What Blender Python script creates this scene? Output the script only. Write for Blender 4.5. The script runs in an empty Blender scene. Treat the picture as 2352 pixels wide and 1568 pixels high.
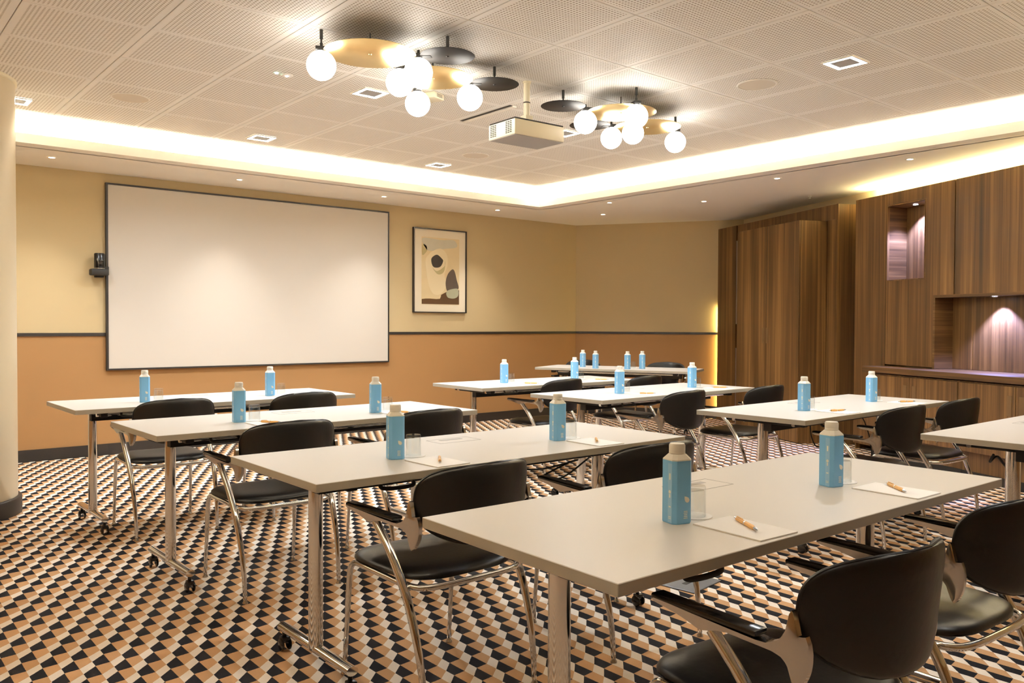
import bpy, bmesh, math, random
from mathutils import Vector, Matrix, Euler

random.seed(7)
SC = bpy.context.scene
COL = SC.collection
PI = math.pi
R = math.radians

# ------------------------------------------------------------------ camera
H_EYE = 1.24
cam_d = bpy.data.cameras.new('camera')
cam = bpy.data.objects.new('camera', cam_d)
COL.objects.link(cam)
cam_d.sensor_width = 36.0
cam_d.sensor_fit = 'HORIZONTAL'
cam_d.lens = 36.0 * 1909.5 / 2352.0
cam_d.clip_start = 0.05
cam.matrix_world = (Matrix.Translation((0, 0, H_EYE)) @ Matrix.Rotation(R(-39.8), 4, 'Z')
                    @ Matrix.Rotation(R(90 - 1.2103), 4, 'X') @ Matrix.Rotation(0.00465, 4, 'Z'))
SC.camera = cam

# ------------------------------------------------------------------ world, exposure, area lights
w = bpy.data.worlds.new('world')
SC.world = w
w.use_nodes = True
w.node_tree.nodes['Background'].inputs[0].default_value = (0.9, 0.8, 0.65, 1)
w.node_tree.nodes['Background'].inputs[1].default_value = 0.05
vs = SC.view_settings
vs.view_transform = 'Standard'
vs.look = 'None'
vs.gamma = 1.0
vs.exposure = 1.06
vs.use_curve_mapping = False
SC.cycles.max_bounces = 10
SC.cycles.diffuse_bounces = 6
SC.cycles.glossy_bounces = 5
SC.cycles.transmission_bounces = 8
SC.cycles.caustics_reflective = False
SC.cycles.caustics_refractive = False
SC.cycles.sample_clamp_indirect = 4.0

COVE_P, SHELF_P, SPOT_P, GLOBE_L, LED_L = 21.0, 11.0, 31.0, 7.5, 20.0
WARM = (1.0, 0.91, 0.76)
SPOTC = (1.0, 0.97, 0.92)
COOL = (0.80, 0.88, 1.0)


def area(name, loc, sx, sy, power, color, rot=(0, 0, 0)):
    d = bpy.data.lights.new(name, 'AREA')
    d.shape = 'RECTANGLE'
    d.size, d.size_y = sx, sy
    d.energy = power
    d.color = color
    o = bpy.data.objects.new(name, d)
    o.location = loc
    o.rotation_euler = rot
    COL.objects.link(o)
    return o


def spot(name, loc, power, color, ang=75, blend=0.7, rad=0.02, rot=(0, 0, 0)):
    d = bpy.data.lights.new(name, 'SPOT')
    d.energy = power
    d.color = color
    d.spot_size = R(ang)
    d.spot_blend = blend
    d.shadow_soft_size = rad
    o = bpy.data.objects.new(name, d)
    o.location = loc
    o.rotation_euler = rot
    COL.objects.link(o)
    return o


# room numbers -------------------------------------------------------
D0 = 8.369                       # front wall
ZS, ZC = 2.616, 2.794            # soffit, coffered ceiling
TX0, TX1, TY0, TY1 = -0.75, 6.53, 1.0, 7.34
TR = 0.16                        # trough width behind the lip
PHI = R(24.5)
NV = Vector((math.cos(PHI), -math.sin(PHI), 0))
DV = Vector((math.sin(PHI), math.cos(PHI), 0))
ROT_CAB = R(-114.5)
S_WALL = 5.787
CORNER = Vector((8.131, D0, 0))
OB = Vector((0.515, -0.857, 0)).normalized()


def W(t, s, z=0.0):
    v = NV * s + DV * t
    return Vector((v.x, v.y, z))


# cove strips (lamps lying in the trough behind the lip), facing up
zl = 2.665
lx, ly = TX1 - TX0, TY1 - TY0
area('cove_strip_light', (TX1 + 0.09, (TY0 + TY1) / 2, zl), 0.04, ly, COVE_P * ly, WARM, (PI, 0, 0))
area('cove_strip_light', (TX0 - 0.09, (TY0 + TY1) / 2, zl), 0.04, ly, COVE_P * ly, WARM, (PI, 0, 0))
area('cove_strip_light', ((TX0 + TX1) / 2, TY1 + 0.09, zl), lx, 0.04, COVE_P * lx, WARM, (PI, 0, 0))
area('cove_strip_light', ((TX0 + TX1) / 2, TY0 - 0.09, zl), lx, 0.04, COVE_P * lx, WARM, (PI, 0, 0))
# strip lying on top of the wood wall unit, facing up
p = W(5.3, 5.68, 2.515)
area('shelf_strip_light', p, 3.7, 0.04, SHELF_P * 3.7, (1.0, 0.86, 0.42), (PI, 0, -ROT_CAB * 0 + 0))
bpy.data.objects['shelf_strip_light'].rotation_euler = (Matrix.Rotation(ROT_CAB, 4, 'Z') @ Matrix.Rotation(PI, 4, 'X')).to_euler()

# ------------------------------------------------------------------ materials
MATS = {}


def new_mat(name):
    m = bpy.data.materials.new(name)
    m.use_nodes = True
    nt = m.node_tree
    b = nt.nodes['Principled BSDF']
    return m, nt, b


def srgb(r, g, b):
    f = lambda c: (c / 255 / 12.92) if c / 255 <= 0.04045 else ((c / 255 + 0.055) / 1.055) ** 2.4
    return (f(r), f(g), f(b), 1)


def plain(name, col, rough=0.5, metal=0.0, spec=0.5, noise=0.0, nscale=40, bump=0.0, emit=None, estr=0):
    m, nt, b = new_mat(name)
    b.inputs['Base Color'].default_value = col
    b.inputs['Roughness'].default_value = rough
    b.inputs['Metallic'].default_value = metal
    b.inputs['Specular IOR Level'].default_value = spec
    if noise or bump:
        tc = nt.nodes.new('ShaderNodeTexCoord')
        n = nt.nodes.new('ShaderNodeTexNoise')
        n.inputs['Scale'].default_value = nscale
        n.inputs['Detail'].default_value = 4
        nt.links.new(tc.outputs['Object'], n.inputs['Vector'])
        if noise:
            mx = nt.nodes.new('ShaderNodeMix')
            mx.data_type = 'RGBA'
            mx.inputs[6].default_value = tuple(c * (1 - noise) for c in col[:3]) + (1,)
            mx.inputs[7].default_value = tuple(min(1, c * (1 + noise)) for c in col[:3]) + (1,)
            nt.links.new(n.outputs['Fac'], mx.inputs[0])
            nt.links.new(mx.outputs[2], b.inputs['Base Color'])
        if bump:
            bp = nt.nodes.new('ShaderNodeBump')
            bp.inputs['Strength'].default_value = bump
            bp.inputs['Distance'].default_value = 0.002
            nt.links.new(n.outputs['Fac'], bp.inputs['Height'])
            nt.links.new(bp.outputs['Normal'], b.inputs['Normal'])
    if emit:
        b.inputs['Emission Color'].default_value = emit
        b.inputs['Emission Strength'].default_value = estr
    MATS[name] = m
    return m


def mth(nt, op, a, b=None, c=None):
    n = nt.nodes.new('ShaderNodeMath')
    n.operation = op
    for i, v in enumerate((a, b, c)):
        if v is None:
            continue
        if isinstance(v, (int, float)):
            n.inputs[i].default_value = v
        else:
            nt.links.new(v, n.inputs[i])
    return n.outputs[0]


def mixc(nt, fac, a, b):
    n = nt.nodes.new('ShaderNodeMix')
    n.data_type = 'RGBA'
    for sock, v in ((n.inputs[0], fac), (n.inputs[6], a), (n.inputs[7], b)):
        if isinstance(v, (tuple, float, int)):
            sock.default_value = v
        else:
            nt.links.new(v, sock)
    return n.outputs[2]


def wood(name, horiz=False, dark=1.0):
    m, nt, b = new_mat(name)
    tc = nt.nodes.new('ShaderNodeTexCoord')
    oi = nt.nodes.new('ShaderNodeObjectInfo')
    vm = nt.nodes.new('ShaderNodeVectorMath')
    vm.operation = 'ADD'
    nt.links.new(tc.outputs['Object'], vm.inputs[0])
    sc_ = nt.nodes.new('ShaderNodeVectorMath')
    sc_.operation = 'SCALE'
    sc_.inputs[0].default_value = (17.0, 5.0, 9.0)
    nt.links.new(oi.outputs['Random'], sc_.inputs['Scale'])
    nt.links.new(sc_.outputs[0], vm.inputs[1])

    def stripes(sx, sy, sz, detail, rough=0.6):
        mp = nt.nodes.new('ShaderNodeMapping')
        mp.inputs['Scale'].default_value = (sx, sy, sz)
        nt.links.new(vm.outputs[0], mp.inputs['Vector'])
        n = nt.nodes.new('ShaderNodeTexNoise')
        n.inputs['Scale'].default_value = 1.0
        n.inputs['Detail'].default_value = detail
        n.inputs['Roughness'].default_value = rough
        n.inputs['Distortion'].default_value = 0.3
        nt.links.new(mp.outputs[0], n.inputs['Vector'])
        return n.outputs['Fac']
    if horiz:
        a = stripes(1.0, 1.0, 55, 5)
        c = stripes(.5, .5, 9, 2)
    else:
        a = stripes(42, 42, .5, 5)
        c = stripes(8, 8, .3, 3)
    mixf = mth(nt, 'ADD', mth(nt, 'MULTIPLY', a, .45), mth(nt, 'MULTIPLY', c, .55))
    cr = nt.nodes.new('ShaderNodeValToRGB')
    el = cr.color_ramp.elements
    k = dark
    el[0].position = .34
    el[0].color = tuple(x * k for x in srgb(60, 42, 21)[:3]) + (1,)
    el[1].position = .66
    el[1].color = tuple(x * k for x in srgb(140, 106, 63)[:3]) + (1,)
    e = el.new(.5)
    e.color = tuple(x * k for x in srgb(98, 70, 39)[:3]) + (1,)
    nt.links.new(mixf, cr.inputs[0])
    nt.links.new(cr.outputs[0], b.inputs['Base Color'])
    b.inputs['Roughness'].default_value = .42
    b.inputs['Specular IOR Level'].default_value = .35
    bp = nt.nodes.new('ShaderNodeBump')
    bp.inputs['Strength'].default_value = .08
    bp.inputs['Distance'].default_value = .002
    nt.links.new(a, bp.inputs['Height'])
    nt.links.new(bp.outputs['Normal'], b.inputs['Normal'])
    MATS[name] = m
    return m


wood('walnut')
wood('walnut_horizontal', True, .9)
plain('paint_cream', srgb(226, 206, 166), .75, noise=.02, nscale=3)
plain('paint_white', srgb(246, 241, 230), .8)
plain('column_paint', srgb(218, 203, 172), .35)
plain('black_trim', srgb(38, 33, 30), .45)
plain('laminate', srgb(214, 209, 202), .38, spec=.4, noise=.015, nscale=2)
plain('laminate_edge_shaded', srgb(172, 165, 150), .5, spec=.3)  # same laminate as the top; the edge's shade is put into the colour
plain('chrome', srgb(226, 227, 228), .07, metal=1.0)
plain('aluminium', srgb(200, 200, 200), .14, metal=1.0)
plain("leather", srgb(7, 6, 6), .38, spec=.42, noise=.15, nscale=60, bump=.25)
plain('black_plastic', srgb(16, 16, 17), .22, spec=.5)
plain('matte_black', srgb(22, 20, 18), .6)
plain('rubber', srgb(14, 14, 14), .55)
plain('whiteboard_face', srgb(210, 202, 190), .42, spec=.35)
plain('paper', srgb(255, 253, 250), .8)
plain('bottle_blue', srgb(124, 184, 228), .4, spec=.4, noise=.03, nscale=6)
plain('bottle_pale', srgb(150, 196, 230), .4)
plain('bottle_white', srgb(240, 236, 224), .35)
plain('bamboo', srgb(222, 170, 96), .45, noise=.12, nscale=90)
plain('silver', srgb(200, 200, 200), .25, metal=1.0)
plain('brass', srgb(240, 214, 152), .32, metal=1.0, noise=.04, nscale=30)
plain('disc_black', srgb(34, 30, 26), .55, spec=.3)
plain('globe_glass', srgb(255, 250, 240), .2, emit=(1.0, .95, .87, 1), estr=GLOBE_L)
plain('led_glow', (1, 1, 1, 1), .3, emit=(.84, .92, 1.0, 1), estr=LED_L)
plain('led_grey', srgb(170, 165, 160), .5)
plain('down_glow', (1, 1, 1, 1), .3, emit=(1.0, .86, .62, 1), estr=14)
plain('down_cool', (1, 1, 1, 1), .3, emit=(.85, .88, 1.0, 1), estr=14)
plain('projector_white', srgb(238, 228, 200), .45)
plain('grille_dark', srgb(60, 54, 46), .7)
plain('grille_cloth', srgb(224, 214, 198), .9, noise=.05, nscale=300)
plain('tile_back', srgb(150, 132, 104), .9)
plain('door_metal', srgb(150, 145, 150), .35, metal=.8)
plain('handle_bronze', srgb(122, 98, 68), .4, metal=.6)
plain('mat_board', srgb(238, 226, 200), .8)
plain('art_ground', srgb(226, 206, 162), .8, noise=.06, nscale=9)
plain('art_pale', srgb(236, 220, 182), .8)
plain('art_sky', srgb(206, 200, 178), .8, noise=.05, nscale=12)
plain('art_black', srgb(50, 42, 36), .8, noise=.08, nscale=30)
plain('art_slate', srgb(84, 72, 62), .8, noise=.12, nscale=20)
plain('art_brown', srgb(82, 56, 26), .8)
plain('art_sage', srgb(168, 168, 142), .8, noise=.06, nscale=20)
plain('art_olive', srgb(190, 176, 128), .8)
plain('floor_box', srgb(120, 124, 130), .35, metal=.6)
plain('green_glow', (.3, 1, .6, 1), .3, emit=(.5, 1, .8, 1), estr=8)


def glass(name):
    # thin-walled glass: what is not mirrored by Fresnel passes straight through
    m, nt, b = new_mat(name)
    nt.nodes.remove(b)
    out = nt.nodes['Material Output']
    lw = nt.nodes.new('ShaderNodeLayerWeight')
    lw.inputs['Blend'].default_value = .5
    fr = mth(nt, 'MULTIPLY_ADD', mth(nt, 'POWER', lw.outputs['Facing'], 4.0), .55, .05)
    tr = nt.nodes.new('ShaderNodeBsdfTransparent')
    tr.inputs['Color'].default_value = (.955, .965, .96, 1)
    gl = nt.nodes.new('ShaderNodeBsdfGlossy')
    gl.inputs['Roughness'].default_value = .02
    mx = nt.nodes.new('ShaderNodeMixShader')
    nt.links.new(fr, mx.inputs[0])
    nt.links.new(tr.outputs[0], mx.inputs[1])
    nt.links.new(gl.outputs[0], mx.inputs[2])
    nt.links.new(mx.outputs[0], out.inputs['Surface'])
    MATS[name] = m


glass('clear_glass')


def two_tone_wall():
    m, nt, b = new_mat('two_tone_wall')
    tc = nt.nodes.new('ShaderNodeTexCoord')
    sp = nt.nodes.new('ShaderNodeSeparateXYZ')
    nt.links.new(tc.outputs['Object'], sp.inputs[0])
    f = mth(nt, 'GREATER_THAN', sp.outputs[2], 1.125)
    n = nt.nodes.new('ShaderNodeTexNoise')
    n.inputs['Scale'].default_value = 250
    nt.links.new(tc.outputs['Object'], n.inputs['Vector'])
    c = mixc(nt, f, srgb(166, 126, 82), srgb(198, 178, 138))
    nt.links.new(c, b.inputs['Base Color'])
    b.inputs['Roughness'].default_value = .7
    b.inputs['Specular IOR Level'].default_value = .3
    bp = nt.nodes.new('ShaderNodeBump')
    bp.inputs['Strength'].default_value = .05
    bp.inputs['Distance'].default_value = .001
    nt.links.new(n.outputs['Fac'], bp.inputs['Height'])
    nt.links.new(bp.outputs['Normal'], b.inputs['Normal'])
    MATS['two_tone_wall'] = m


two_tone_wall()


def carpet():
    m, nt, b = new_mat('carpet')
    tc = nt.nodes.new('ShaderNodeTexCoord')
    nz = nt.nodes.new('ShaderNodeTexNoise')
    nz.inputs['Scale'].default_value = 260
    nz.inputs['Detail'].default_value = 2
    nt.links.new(tc.outputs['Object'], nz.inputs['Vector'])
    ws = nt.nodes.new('ShaderNodeVectorMath')       # woolly edges
    ws.operation = 'MULTIPLY_ADD'
    nt.links.new(nz.outputs['Color'], ws.inputs[0])
    ws.inputs[1].default_value = (.0035, .0035, 0)
    nt.links.new(tc.outputs['Object'], ws.inputs[2])
    sp = nt.nodes.new('ShaderNodeSeparateXYZ')
    nt.links.new(ws.outputs[0], sp.inputs[0])
    HW, HH, X0, Y0 = .0503, .1957, .8555, 3.4395
    X = mth(nt, 'DIVIDE', mth(nt, 'SUBTRACT', sp.outputs[0], X0), HW)
    k = mth(nt, 'FLOOR', X)
    s = mth(nt, 'SUBTRACT', X, k)
    odd = mth(nt, 'FLOORED_MODULO', k, 2.0)
    Y = mth(nt, 'DIVIDE', mth(nt, 'SUBTRACT', sp.outputs[1], Y0), HH)
    Y = mth(nt, 'SUBTRACT', Y, mth(nt, 'MULTIPLY', odd, .5))
    Y = mth(nt, 'SUBTRACT', Y, mth(nt, 'MULTIPLY', s, .033))
    f = mth(nt, 'FRACT', Y)
    e3 = mth(nt, 'MULTIPLY_ADD', s, .217, .25)
    e2 = mth(nt, 'MULTIPLY_ADD', s, .184, .533)
    isb = mth(nt, 'LESS_THAN', f, e3)
    isc = mth(nt, 'LESS_THAN', f, e2)
    c = mixc(nt, isc, srgb(196, 154, 112), srgb(240, 228, 212))
    c = mixc(nt, isb, c, srgb(28, 27, 31))
    n2 = nt.nodes.new('ShaderNodeTexNoise')
    n2.inputs['Scale'].default_value = 500
    n2.inputs['Detail'].default_value = 1
    nt.links.new(tc.outputs['Object'], n2.inputs['Vector'])
    v = mth(nt, 'MULTIPLY_ADD', n2.outputs['Fac'], .5, .75)
    hs = nt.nodes.new('ShaderNodeHueSaturation')
    nt.links.new(v, hs.inputs['Value'])
    nt.links.new(c, hs.inputs['Color'])
    nt.links.new(hs.outputs[0], b.inputs['Base Color'])
    b.inputs['Roughness'].default_value = .95
    b.inputs['Specular IOR Level'].default_value = .1
    bp = nt.nodes.new('ShaderNodeBump')
    bp.inputs['Strength'].default_value = .4
    bp.inputs['Distance'].default_value = .003
    nt.links.new(n2.outputs['Fac'], bp.inputs['Height'])
    nt.links.new(bp.outputs['Normal'], b.inputs['Normal'])
    MATS['carpet'] = m


carpet()


def perforated():
    m, nt, b = new_mat('perforated_tile')
    tc = nt.nodes.new('ShaderNodeTexCoord')
    sp = nt.nodes.new('ShaderNodeSeparateXYZ')
    nt.links.new(tc.outputs['Object'], sp.inputs[0])
    P = .0205

    def cell(o):
        a = mth(nt, 'DIVIDE', o, P)
        a = mth(nt, 'FRACT', mth(nt, 'ADD', a, 100.0))
        a = mth(nt, 'SUBTRACT', a, .5)
        return mth(nt, 'MULTIPLY', a, a)
    r2 = mth(nt, 'ADD', cell(sp.outputs[0]), cell(sp.outputs[1]))
    hole = mth(nt, 'LESS_THAN', r2, .075)
    inx = mth(nt, 'LESS_THAN', mth(nt, 'ABSOLUTE', sp.outputs[0]), P * 13)
    iny = mth(nt, 'LESS_THAN', mth(nt, 'ABSOLUTE', sp.outputs[1]), P * 13.5)
    hole = mth(nt, 'MULTIPLY', hole, mth(nt, 'MULTIPLY', inx, iny))
    c = mixc(nt, hole, srgb(250, 247, 240), srgb(172, 160, 142))
    nt.links.new(c, b.inputs['Base Color'])
    b.inputs['Roughness'].default_value = .6
    MATS['perforated_tile'] = m


perforated()


# ------------------------------------------------------------------ mesh helpers
class MB:
    def __init__(self):
        self.v, self.f, self.mi = [], [], []

    def add(self, vs_, fs, mi=0, M=None):
        o = len(self.v)
        for q in vs_:
            q = Vector(q)
            self.v.append(tuple(M @ q) if M else tuple(q))
        for a in fs:
            self.f.append([i + o for i in a])
            self.mi.append(mi)
        return self

    def box(self, x0, x1, y0, y1, z0, z1, mi=0, M=None):
        vs_ = [(x, y, z) for z in (z0, z1) for y in (y0, y1) for x in (x0, x1)]
        return self.add(vs_, [(0, 2, 3, 1), (4, 5, 7, 6), (0, 1, 5, 4), (2, 6, 7, 3), (0, 4, 6, 2), (1, 3, 7, 5)], mi, M)

    def rbox(self, x0, x1, y0, y1, z0, z1, r=.004, seg=2, mi=0, M=None):
        bm = bmesh.new()
        bmesh.ops.create_cube(bm, size=1)
        for q in bm.verts:
            q.co = Vector(((x0 + x1) / 2 + q.co.x * (x1 - x0), (y0 + y1) / 2 + q.co.y * (y1 - y0), (z0 + z1) / 2 + q.co.z * (z1 - z0)))
        bmesh.ops.bevel(bm, geom=bm.edges[:], offset=r, segments=seg, affect='EDGES', profile=.5)
        bm.verts.index_update()
        self.add([q.co.copy() for q in bm.verts], [[q.index for q in fa.verts] for fa in bm.faces], mi, M)
        bm.free()
        return self

    def prism(self, poly, z0, z1, mi=0, M=None):
        n = len(poly)
        a = sum(poly[i][0] * poly[(i + 1) % n][1] - poly[(i + 1) % n][0] * poly[i][1] for i in range(n))
        if a < 0:
            poly = poly[::-1]
        vs_ = [(x, y, z0) for x, y in poly] + [(x, y, z1) for x, y in poly]
        fs = [tuple(range(n - 1, -1, -1)), tuple(range(n, 2 * n))]
        fs += [(i, (i + 1) % n, (i + 1) % n + n, i + n) for i in range(n)]
        return self.add(vs_, fs, mi, M)

    def lathe(self, prof, seg=24, mi=0, M=None, cap=True):
        vs_, fs = [], []
        for r, z in prof:
            for i in range(seg):
                a = 2 * PI * i / seg
                vs_.append((r * math.cos(a), r * math.sin(a), z))
        m = len(prof)
        for j in range(m - 1):
            for i in range(seg):
                k = (i + 1) % seg
                fs.append((j * seg + i, j * seg + k, (j + 1) * seg + k, (j + 1) * seg + i))
        if cap:
            fs.append(tuple(range(seg - 1, -1, -1)))
            fs.append(tuple((m - 1) * seg + i for i in range(seg)))
        return self.add(vs_, fs, mi, M)

    def tube(self, pts, r, seg=10, mi=0, closed=False, ell=None):
        pts = [Vector(q) for q in pts]
        n = len(pts)
        rs = r if isinstance(r, (list, tuple)) else [r] * n
        vs_, fs = [], []
        prev = None
        for i, q in enumerate(pts):
            if closed:
                d = pts[(i + 1) % n] - pts[i - 1]
            else:
                d = pts[min(i + 1, n - 1)] - pts[max(i - 1, 0)]
            d.normalize()
            if prev is None:
                up = Vector((0, 0, 1)) if abs(d.z) < .9 else Vector((1, 0, 0))
                a = d.cross(up).normalized()
            else:
                a = (prev - d * prev.dot(d)).normalized()
            prev = a
            b_ = d.cross(a)
            for k in range(seg):
                th = 2 * PI * k / seg
                vs_.append(q + (a * math.cos(th) + b_ * math.sin(th)) * rs[i])
        m = n if closed else n - 1
        for j in range(m):
            j2 = (j + 1) % n
            for k in range(seg):
                k2 = (k + 1) % seg
                fs.append((j * seg + k, j * seg + k2, j2 * seg + k2, j2 * seg + k))
        if not closed:
            fs.append(tuple(range(seg - 1, -1, -1)))
            fs.append(tuple((n - 1) * seg + k for k in range(seg)))
        return self.add(vs_, fs, mi)

    def build(self, name, mats, parent=None, smooth=False, loc=None, rz=0.0):
        me = bpy.data.meshes.new(name)
        me.from_pydata([tuple(q) for q in self.v], [], self.f)
        if isinstance(mats, str):
            mats = [mats]
        for q in mats:
            me.materials.append(MATS[q])
        me.polygons.foreach_set('material_index', self.mi)
        bm = bmesh.new()
        bm.from_mesh(me)
        bmesh.ops.recalc_face_normals(bm, faces=bm.faces)
        bm.to_mesh(me)
        bm.free()
        if smooth:
            me.polygons.foreach_set('use_smooth', [True] * len(me.polygons))
            me.set_sharp_from_angle(angle=R(38))
        me.update()
        o = bpy.data.objects.new(name, me)
        COL.objects.link(o)
        if loc is not None:
            o.location = loc
        o.rotation_euler = (0, 0, rz)
        if parent:
            o.parent = parent
        return o


def smooth_path(pts, n=4):
    pts = [Vector(q) for q in pts]
    out = []
    for i in range(len(pts) - 1):
        p0, p1, p2, p3 = pts[max(i - 1, 0)], pts[i], pts[i + 1], pts[min(i + 2, len(pts) - 1)]
        for k in range(n):
            t = k / n
            out.append(.5 * ((2 * p1) + (p2 - p0) * t + (2 * p0 - 5 * p1 + 4 * p2 - p3) * t * t + (3 * p1 - p0 - 3 * p2 + p3) * t ** 3))
    out.append(pts[-1])
    return out


def tag(o, label, cat, group=None):
    o['label'] = label
    o['category'] = cat
    if group:
        o['group'] = group
    return o


def thing(name, label, cat, loc=(0, 0, 0), rz=0.0, group=None):
    o = bpy.data.objects.new(name, None)
    o.empty_display_size = .1
    COL.objects.link(o)
    o.location = loc
    o.rotation_euler = (0, 0, rz)
    return tag(o, label, cat, group)


def struct(o):
    o['kind'] = 'structure'
    return o


def dup(root, loc, rz, label, group=None):
    r = root.copy()
    COL.objects.link(r)
    r.location = loc
    r.rotation_euler = (0, 0, rz)
    r['label'] = label
    if group:
        r['group'] = group
    for ch in list(root.children):
        c = ch.copy()
        COL.objects.link(c)
        c.parent = r
        for g in list(ch.children):
            d = g.copy()
            COL.objects.link(d)
            d.parent = c
    return r


# ------------------------------------------------------------------ room shell
def on_wall(y):     # x of the right wall plane at a given y
    t = (y + math.sin(PHI) * S_WALL) / math.cos(PHI)
    return math.cos(PHI) * S_WALL + math.sin(PHI) * t


YB, XL = -2.1, -1.6
Bc = Vector((on_wall(YB), YB, 0))
# meeting point of the oblique wall and the right wall
k_ = (S_WALL - CORNER.dot(NV)) / OB.dot(NV)
Cc = CORNER + OB * k_
ROOM = [(XL, YB), (Bc.x, Bc.y), (Cc.x, Cc.y), (CORNER.x, CORNER.y), (XL, D0)]
ZT = 2.86
floor = struct(MB().prism([(XL - .1, YB - .1), (Bc.x + .1, YB - .1), (Cc.x + .12, Cc.y), (CORNER.x + .05, D0 + .1), (XL - .1, D0 + .1)], -.08, 0).build('floor', 'carpet'))
roof = MB()
roof.prism([(XL - .1, YB - .1), (Bc.x + .1, YB - .1), (Cc.x + .12, Cc.y), (CORNER.x + .05, D0 + .1), (XL - .1, D0 + .1)], ZT, ZT + .05)
# plain border of the coffer, riser behind the trough
X0r, X1r, Y0r, Y1r = TX0 - TR, TX1 + TR, TY0 - TR, TY1 + TR
GX0, GY0 = .17 - .6, .444 + .6
NX, NY = 11, 10
GX1, GY1 = GX0 + .6 * NX, GY0 + .6 * NY
roof.box(X0r, GX0, Y0r, Y1r, ZC, ZT)
roof.box(GX1, X1r, Y0r, Y1r, ZC, ZT)
roof.box(GX0, GX1, Y0r, GY0, ZC, ZT)
roof.box(GX0, GX1, GY1, Y1r, ZC, ZT)
# risers
roof.box(X0r - .02, X0r, Y0r - .02, Y1r + .02, ZS, ZT)
roof.box(X1r, X1r + .02, Y0r - .02, Y1r + .02, ZS, ZT)
roof.box(X0r, X1r, Y0r - .02, Y0r, ZS, ZT)
roof.box(X0r, X1r, Y1r, Y1r + .02, ZS, ZT)
# soffit slab around the opening
zb = ZS + .02
roof.prism([(XL, YB), (Bc.x, YB), (on_wall(TY0), TY0), (XL, TY0)], ZS, zb)
roof.prism([(TX1, TY0), (on_wall(TY0), TY0), (on_wall(TY1), TY1) if on_wall(TY1) < Cc.x else (Cc.x, Cc.y)] +
           ([] if on_wall(TY1) < Cc.x else [(CORNER.x + OB.x * ((TY1 - CORNER.y) / OB.y), TY1)]) + [(TX1, TY1)], ZS, zb)
xo = CORNER.x + OB.x * ((TY1 - CORNER.y) / OB.y)
roof.prism([(XL, TY1), (xo, TY1), (CORNER.x, D0), (XL, D0)], ZS, zb)
roof.prism([(XL, TY0), (TX0, TY0), (TX0, TY1), (XL, TY1)], ZS, zb)
# lip
lz = ZS + .075
for a in ((TX0 - .015, TX0, TY0 - .015, TY1 + .015), (TX1, TX1 + .015, TY0 - .015, TY1 + .015),
          (TX0, TX1, TY0 - .015, TY0), (TX0, TX1, TY1, TY1 + .015)):
    roof.box(*a, zb, lz)
ceiling = struct(roof.build('ceiling', 'paint_white'))
# backing above the tile joints
struct(MB().box(GX0, GX1, GY0, GY1, ZC + .012, ZC + .02).build('trim_1', 'tile_back'))
tile0 = MB().rbox(-.2978, .2978, -.2978, .2978, 0, .010, r=.0015, seg=1)
t_me = None
for i in range(NX):
    for j in range(NY):
        if t_me is None:
            o = tile0.build('ceiling_tile', 'perforated_tile')
            t_me = o.data
        else:
            o = bpy.data.objects.new('ceiling_tile', t_me)
            COL.objects.link(o)
        o.location = (GX0 + .6 * (i + .5), GY0 + .6 * (j + .5), ZC + random.uniform(0, .001))
        o.parent = ceiling

# walls (thickness outward)
struct(MB().box(XL - .1, CORNER.x + .1, D0, D0 + .1, 0, ZT).build('wall_front', 'two_tone_wall'))
ex = MB()
a_ = math.atan2(OB.y, OB.x)
ex.box(0, k_ + .1, 0, .1, 0, ZT)
struct(ex.build('wall_corner', 'two_tone_wall', loc=(CORNER.x, CORNER.y, 0), rz=a_))
len_r = (Cc - Bc).length
struct(MB().box(-len_r - .1, .1, 0, .1, 0, ZT).build('wall_right', 'paint_cream', loc=(Cc.x, Cc.y, 0), rz=ROT_CAB + 0.0 if False else ROT_CAB))
bpy.data.objects['wall_right'].data.transform(Matrix.Scale(-1, 4, Vector((1, 0, 0))))
bpy.data.objects['wall_right'].data.flip_normals()
struct(MB().box(XL - .1, XL, YB - .1, D0 + .1, 0, ZT).build('wall_left', 'two_tone_wall'))
struct(MB().box(XL - .1, Bc.x + .1, YB - .1, YB, 0, ZT).build('wall_back', 'two_tone_wall'))
# dado rail and skirting
struct(MB().box(XL, CORNER.x, D0 - .012, D0, 1.110, 1.140).build('trim_2', 'black_trim'))
ob = MB().box(0, k_, -.012, 0, 1.110, 1.140)
struct(ob.build('trim_3', 'black_trim', loc=(CORNER.x, CORNER.y, 0), rz=a_))
struct(MB().box(XL, CORNER.x, D0 - .016, D0, 0, .105).build('baseboard_front', 'black_trim'))
struct(MB().box(0, k_, -.016, 0, 0, .105).build('baseboard_corner', 'black_trim', loc=(CORNER.x, CORNER.y, 0), rz=a_))

# round column with black skirting
cx, cy = .609, 6.33
col = thing('round_column', 'cream round column with black skirting at the left edge', 'column', (cx, cy, 0))
MB().lathe([(.392, .0), (.392, ZC - .03), (.392, ZC - .001)], 64).build('shaft', 'column_paint', col, True)
MB().lathe([(.415, .0), (.415, .10), (.409, .108), (.394, .108)], 64).build('skirting', 'black_trim', col, True)
MB().lathe([(.398, ZC - .022), (.404, ZC - .018), (.404, ZC - .001)], 64).build('ceiling_ring', 'projector_white', col, True)

# vent grilles on the riser above the front cove
for xg in (2.75, 3.05, 4.35, 4.85):
    g = MB()
    for q in range(4):
        g.box(xg - .14, xg + .14, Y1r - .006, Y1r - .001, ZS + .088 + q * .018, ZS + .094 + q * .018)
    gv = thing('air_vent', {2.75: 'slotted air vent in front cove, first from the column', 3.05: 'slotted air vent in front cove, second from the column',
                            4.35: 'slotted air vent in front cove, third from the column', 4.85: 'slotted air vent in front cove nearest its corner'}[xg],
               'vent', (0, 0, 0), 0, 'air vents in the cove')
    g.build('slot', 'grille_dark', gv)

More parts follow.
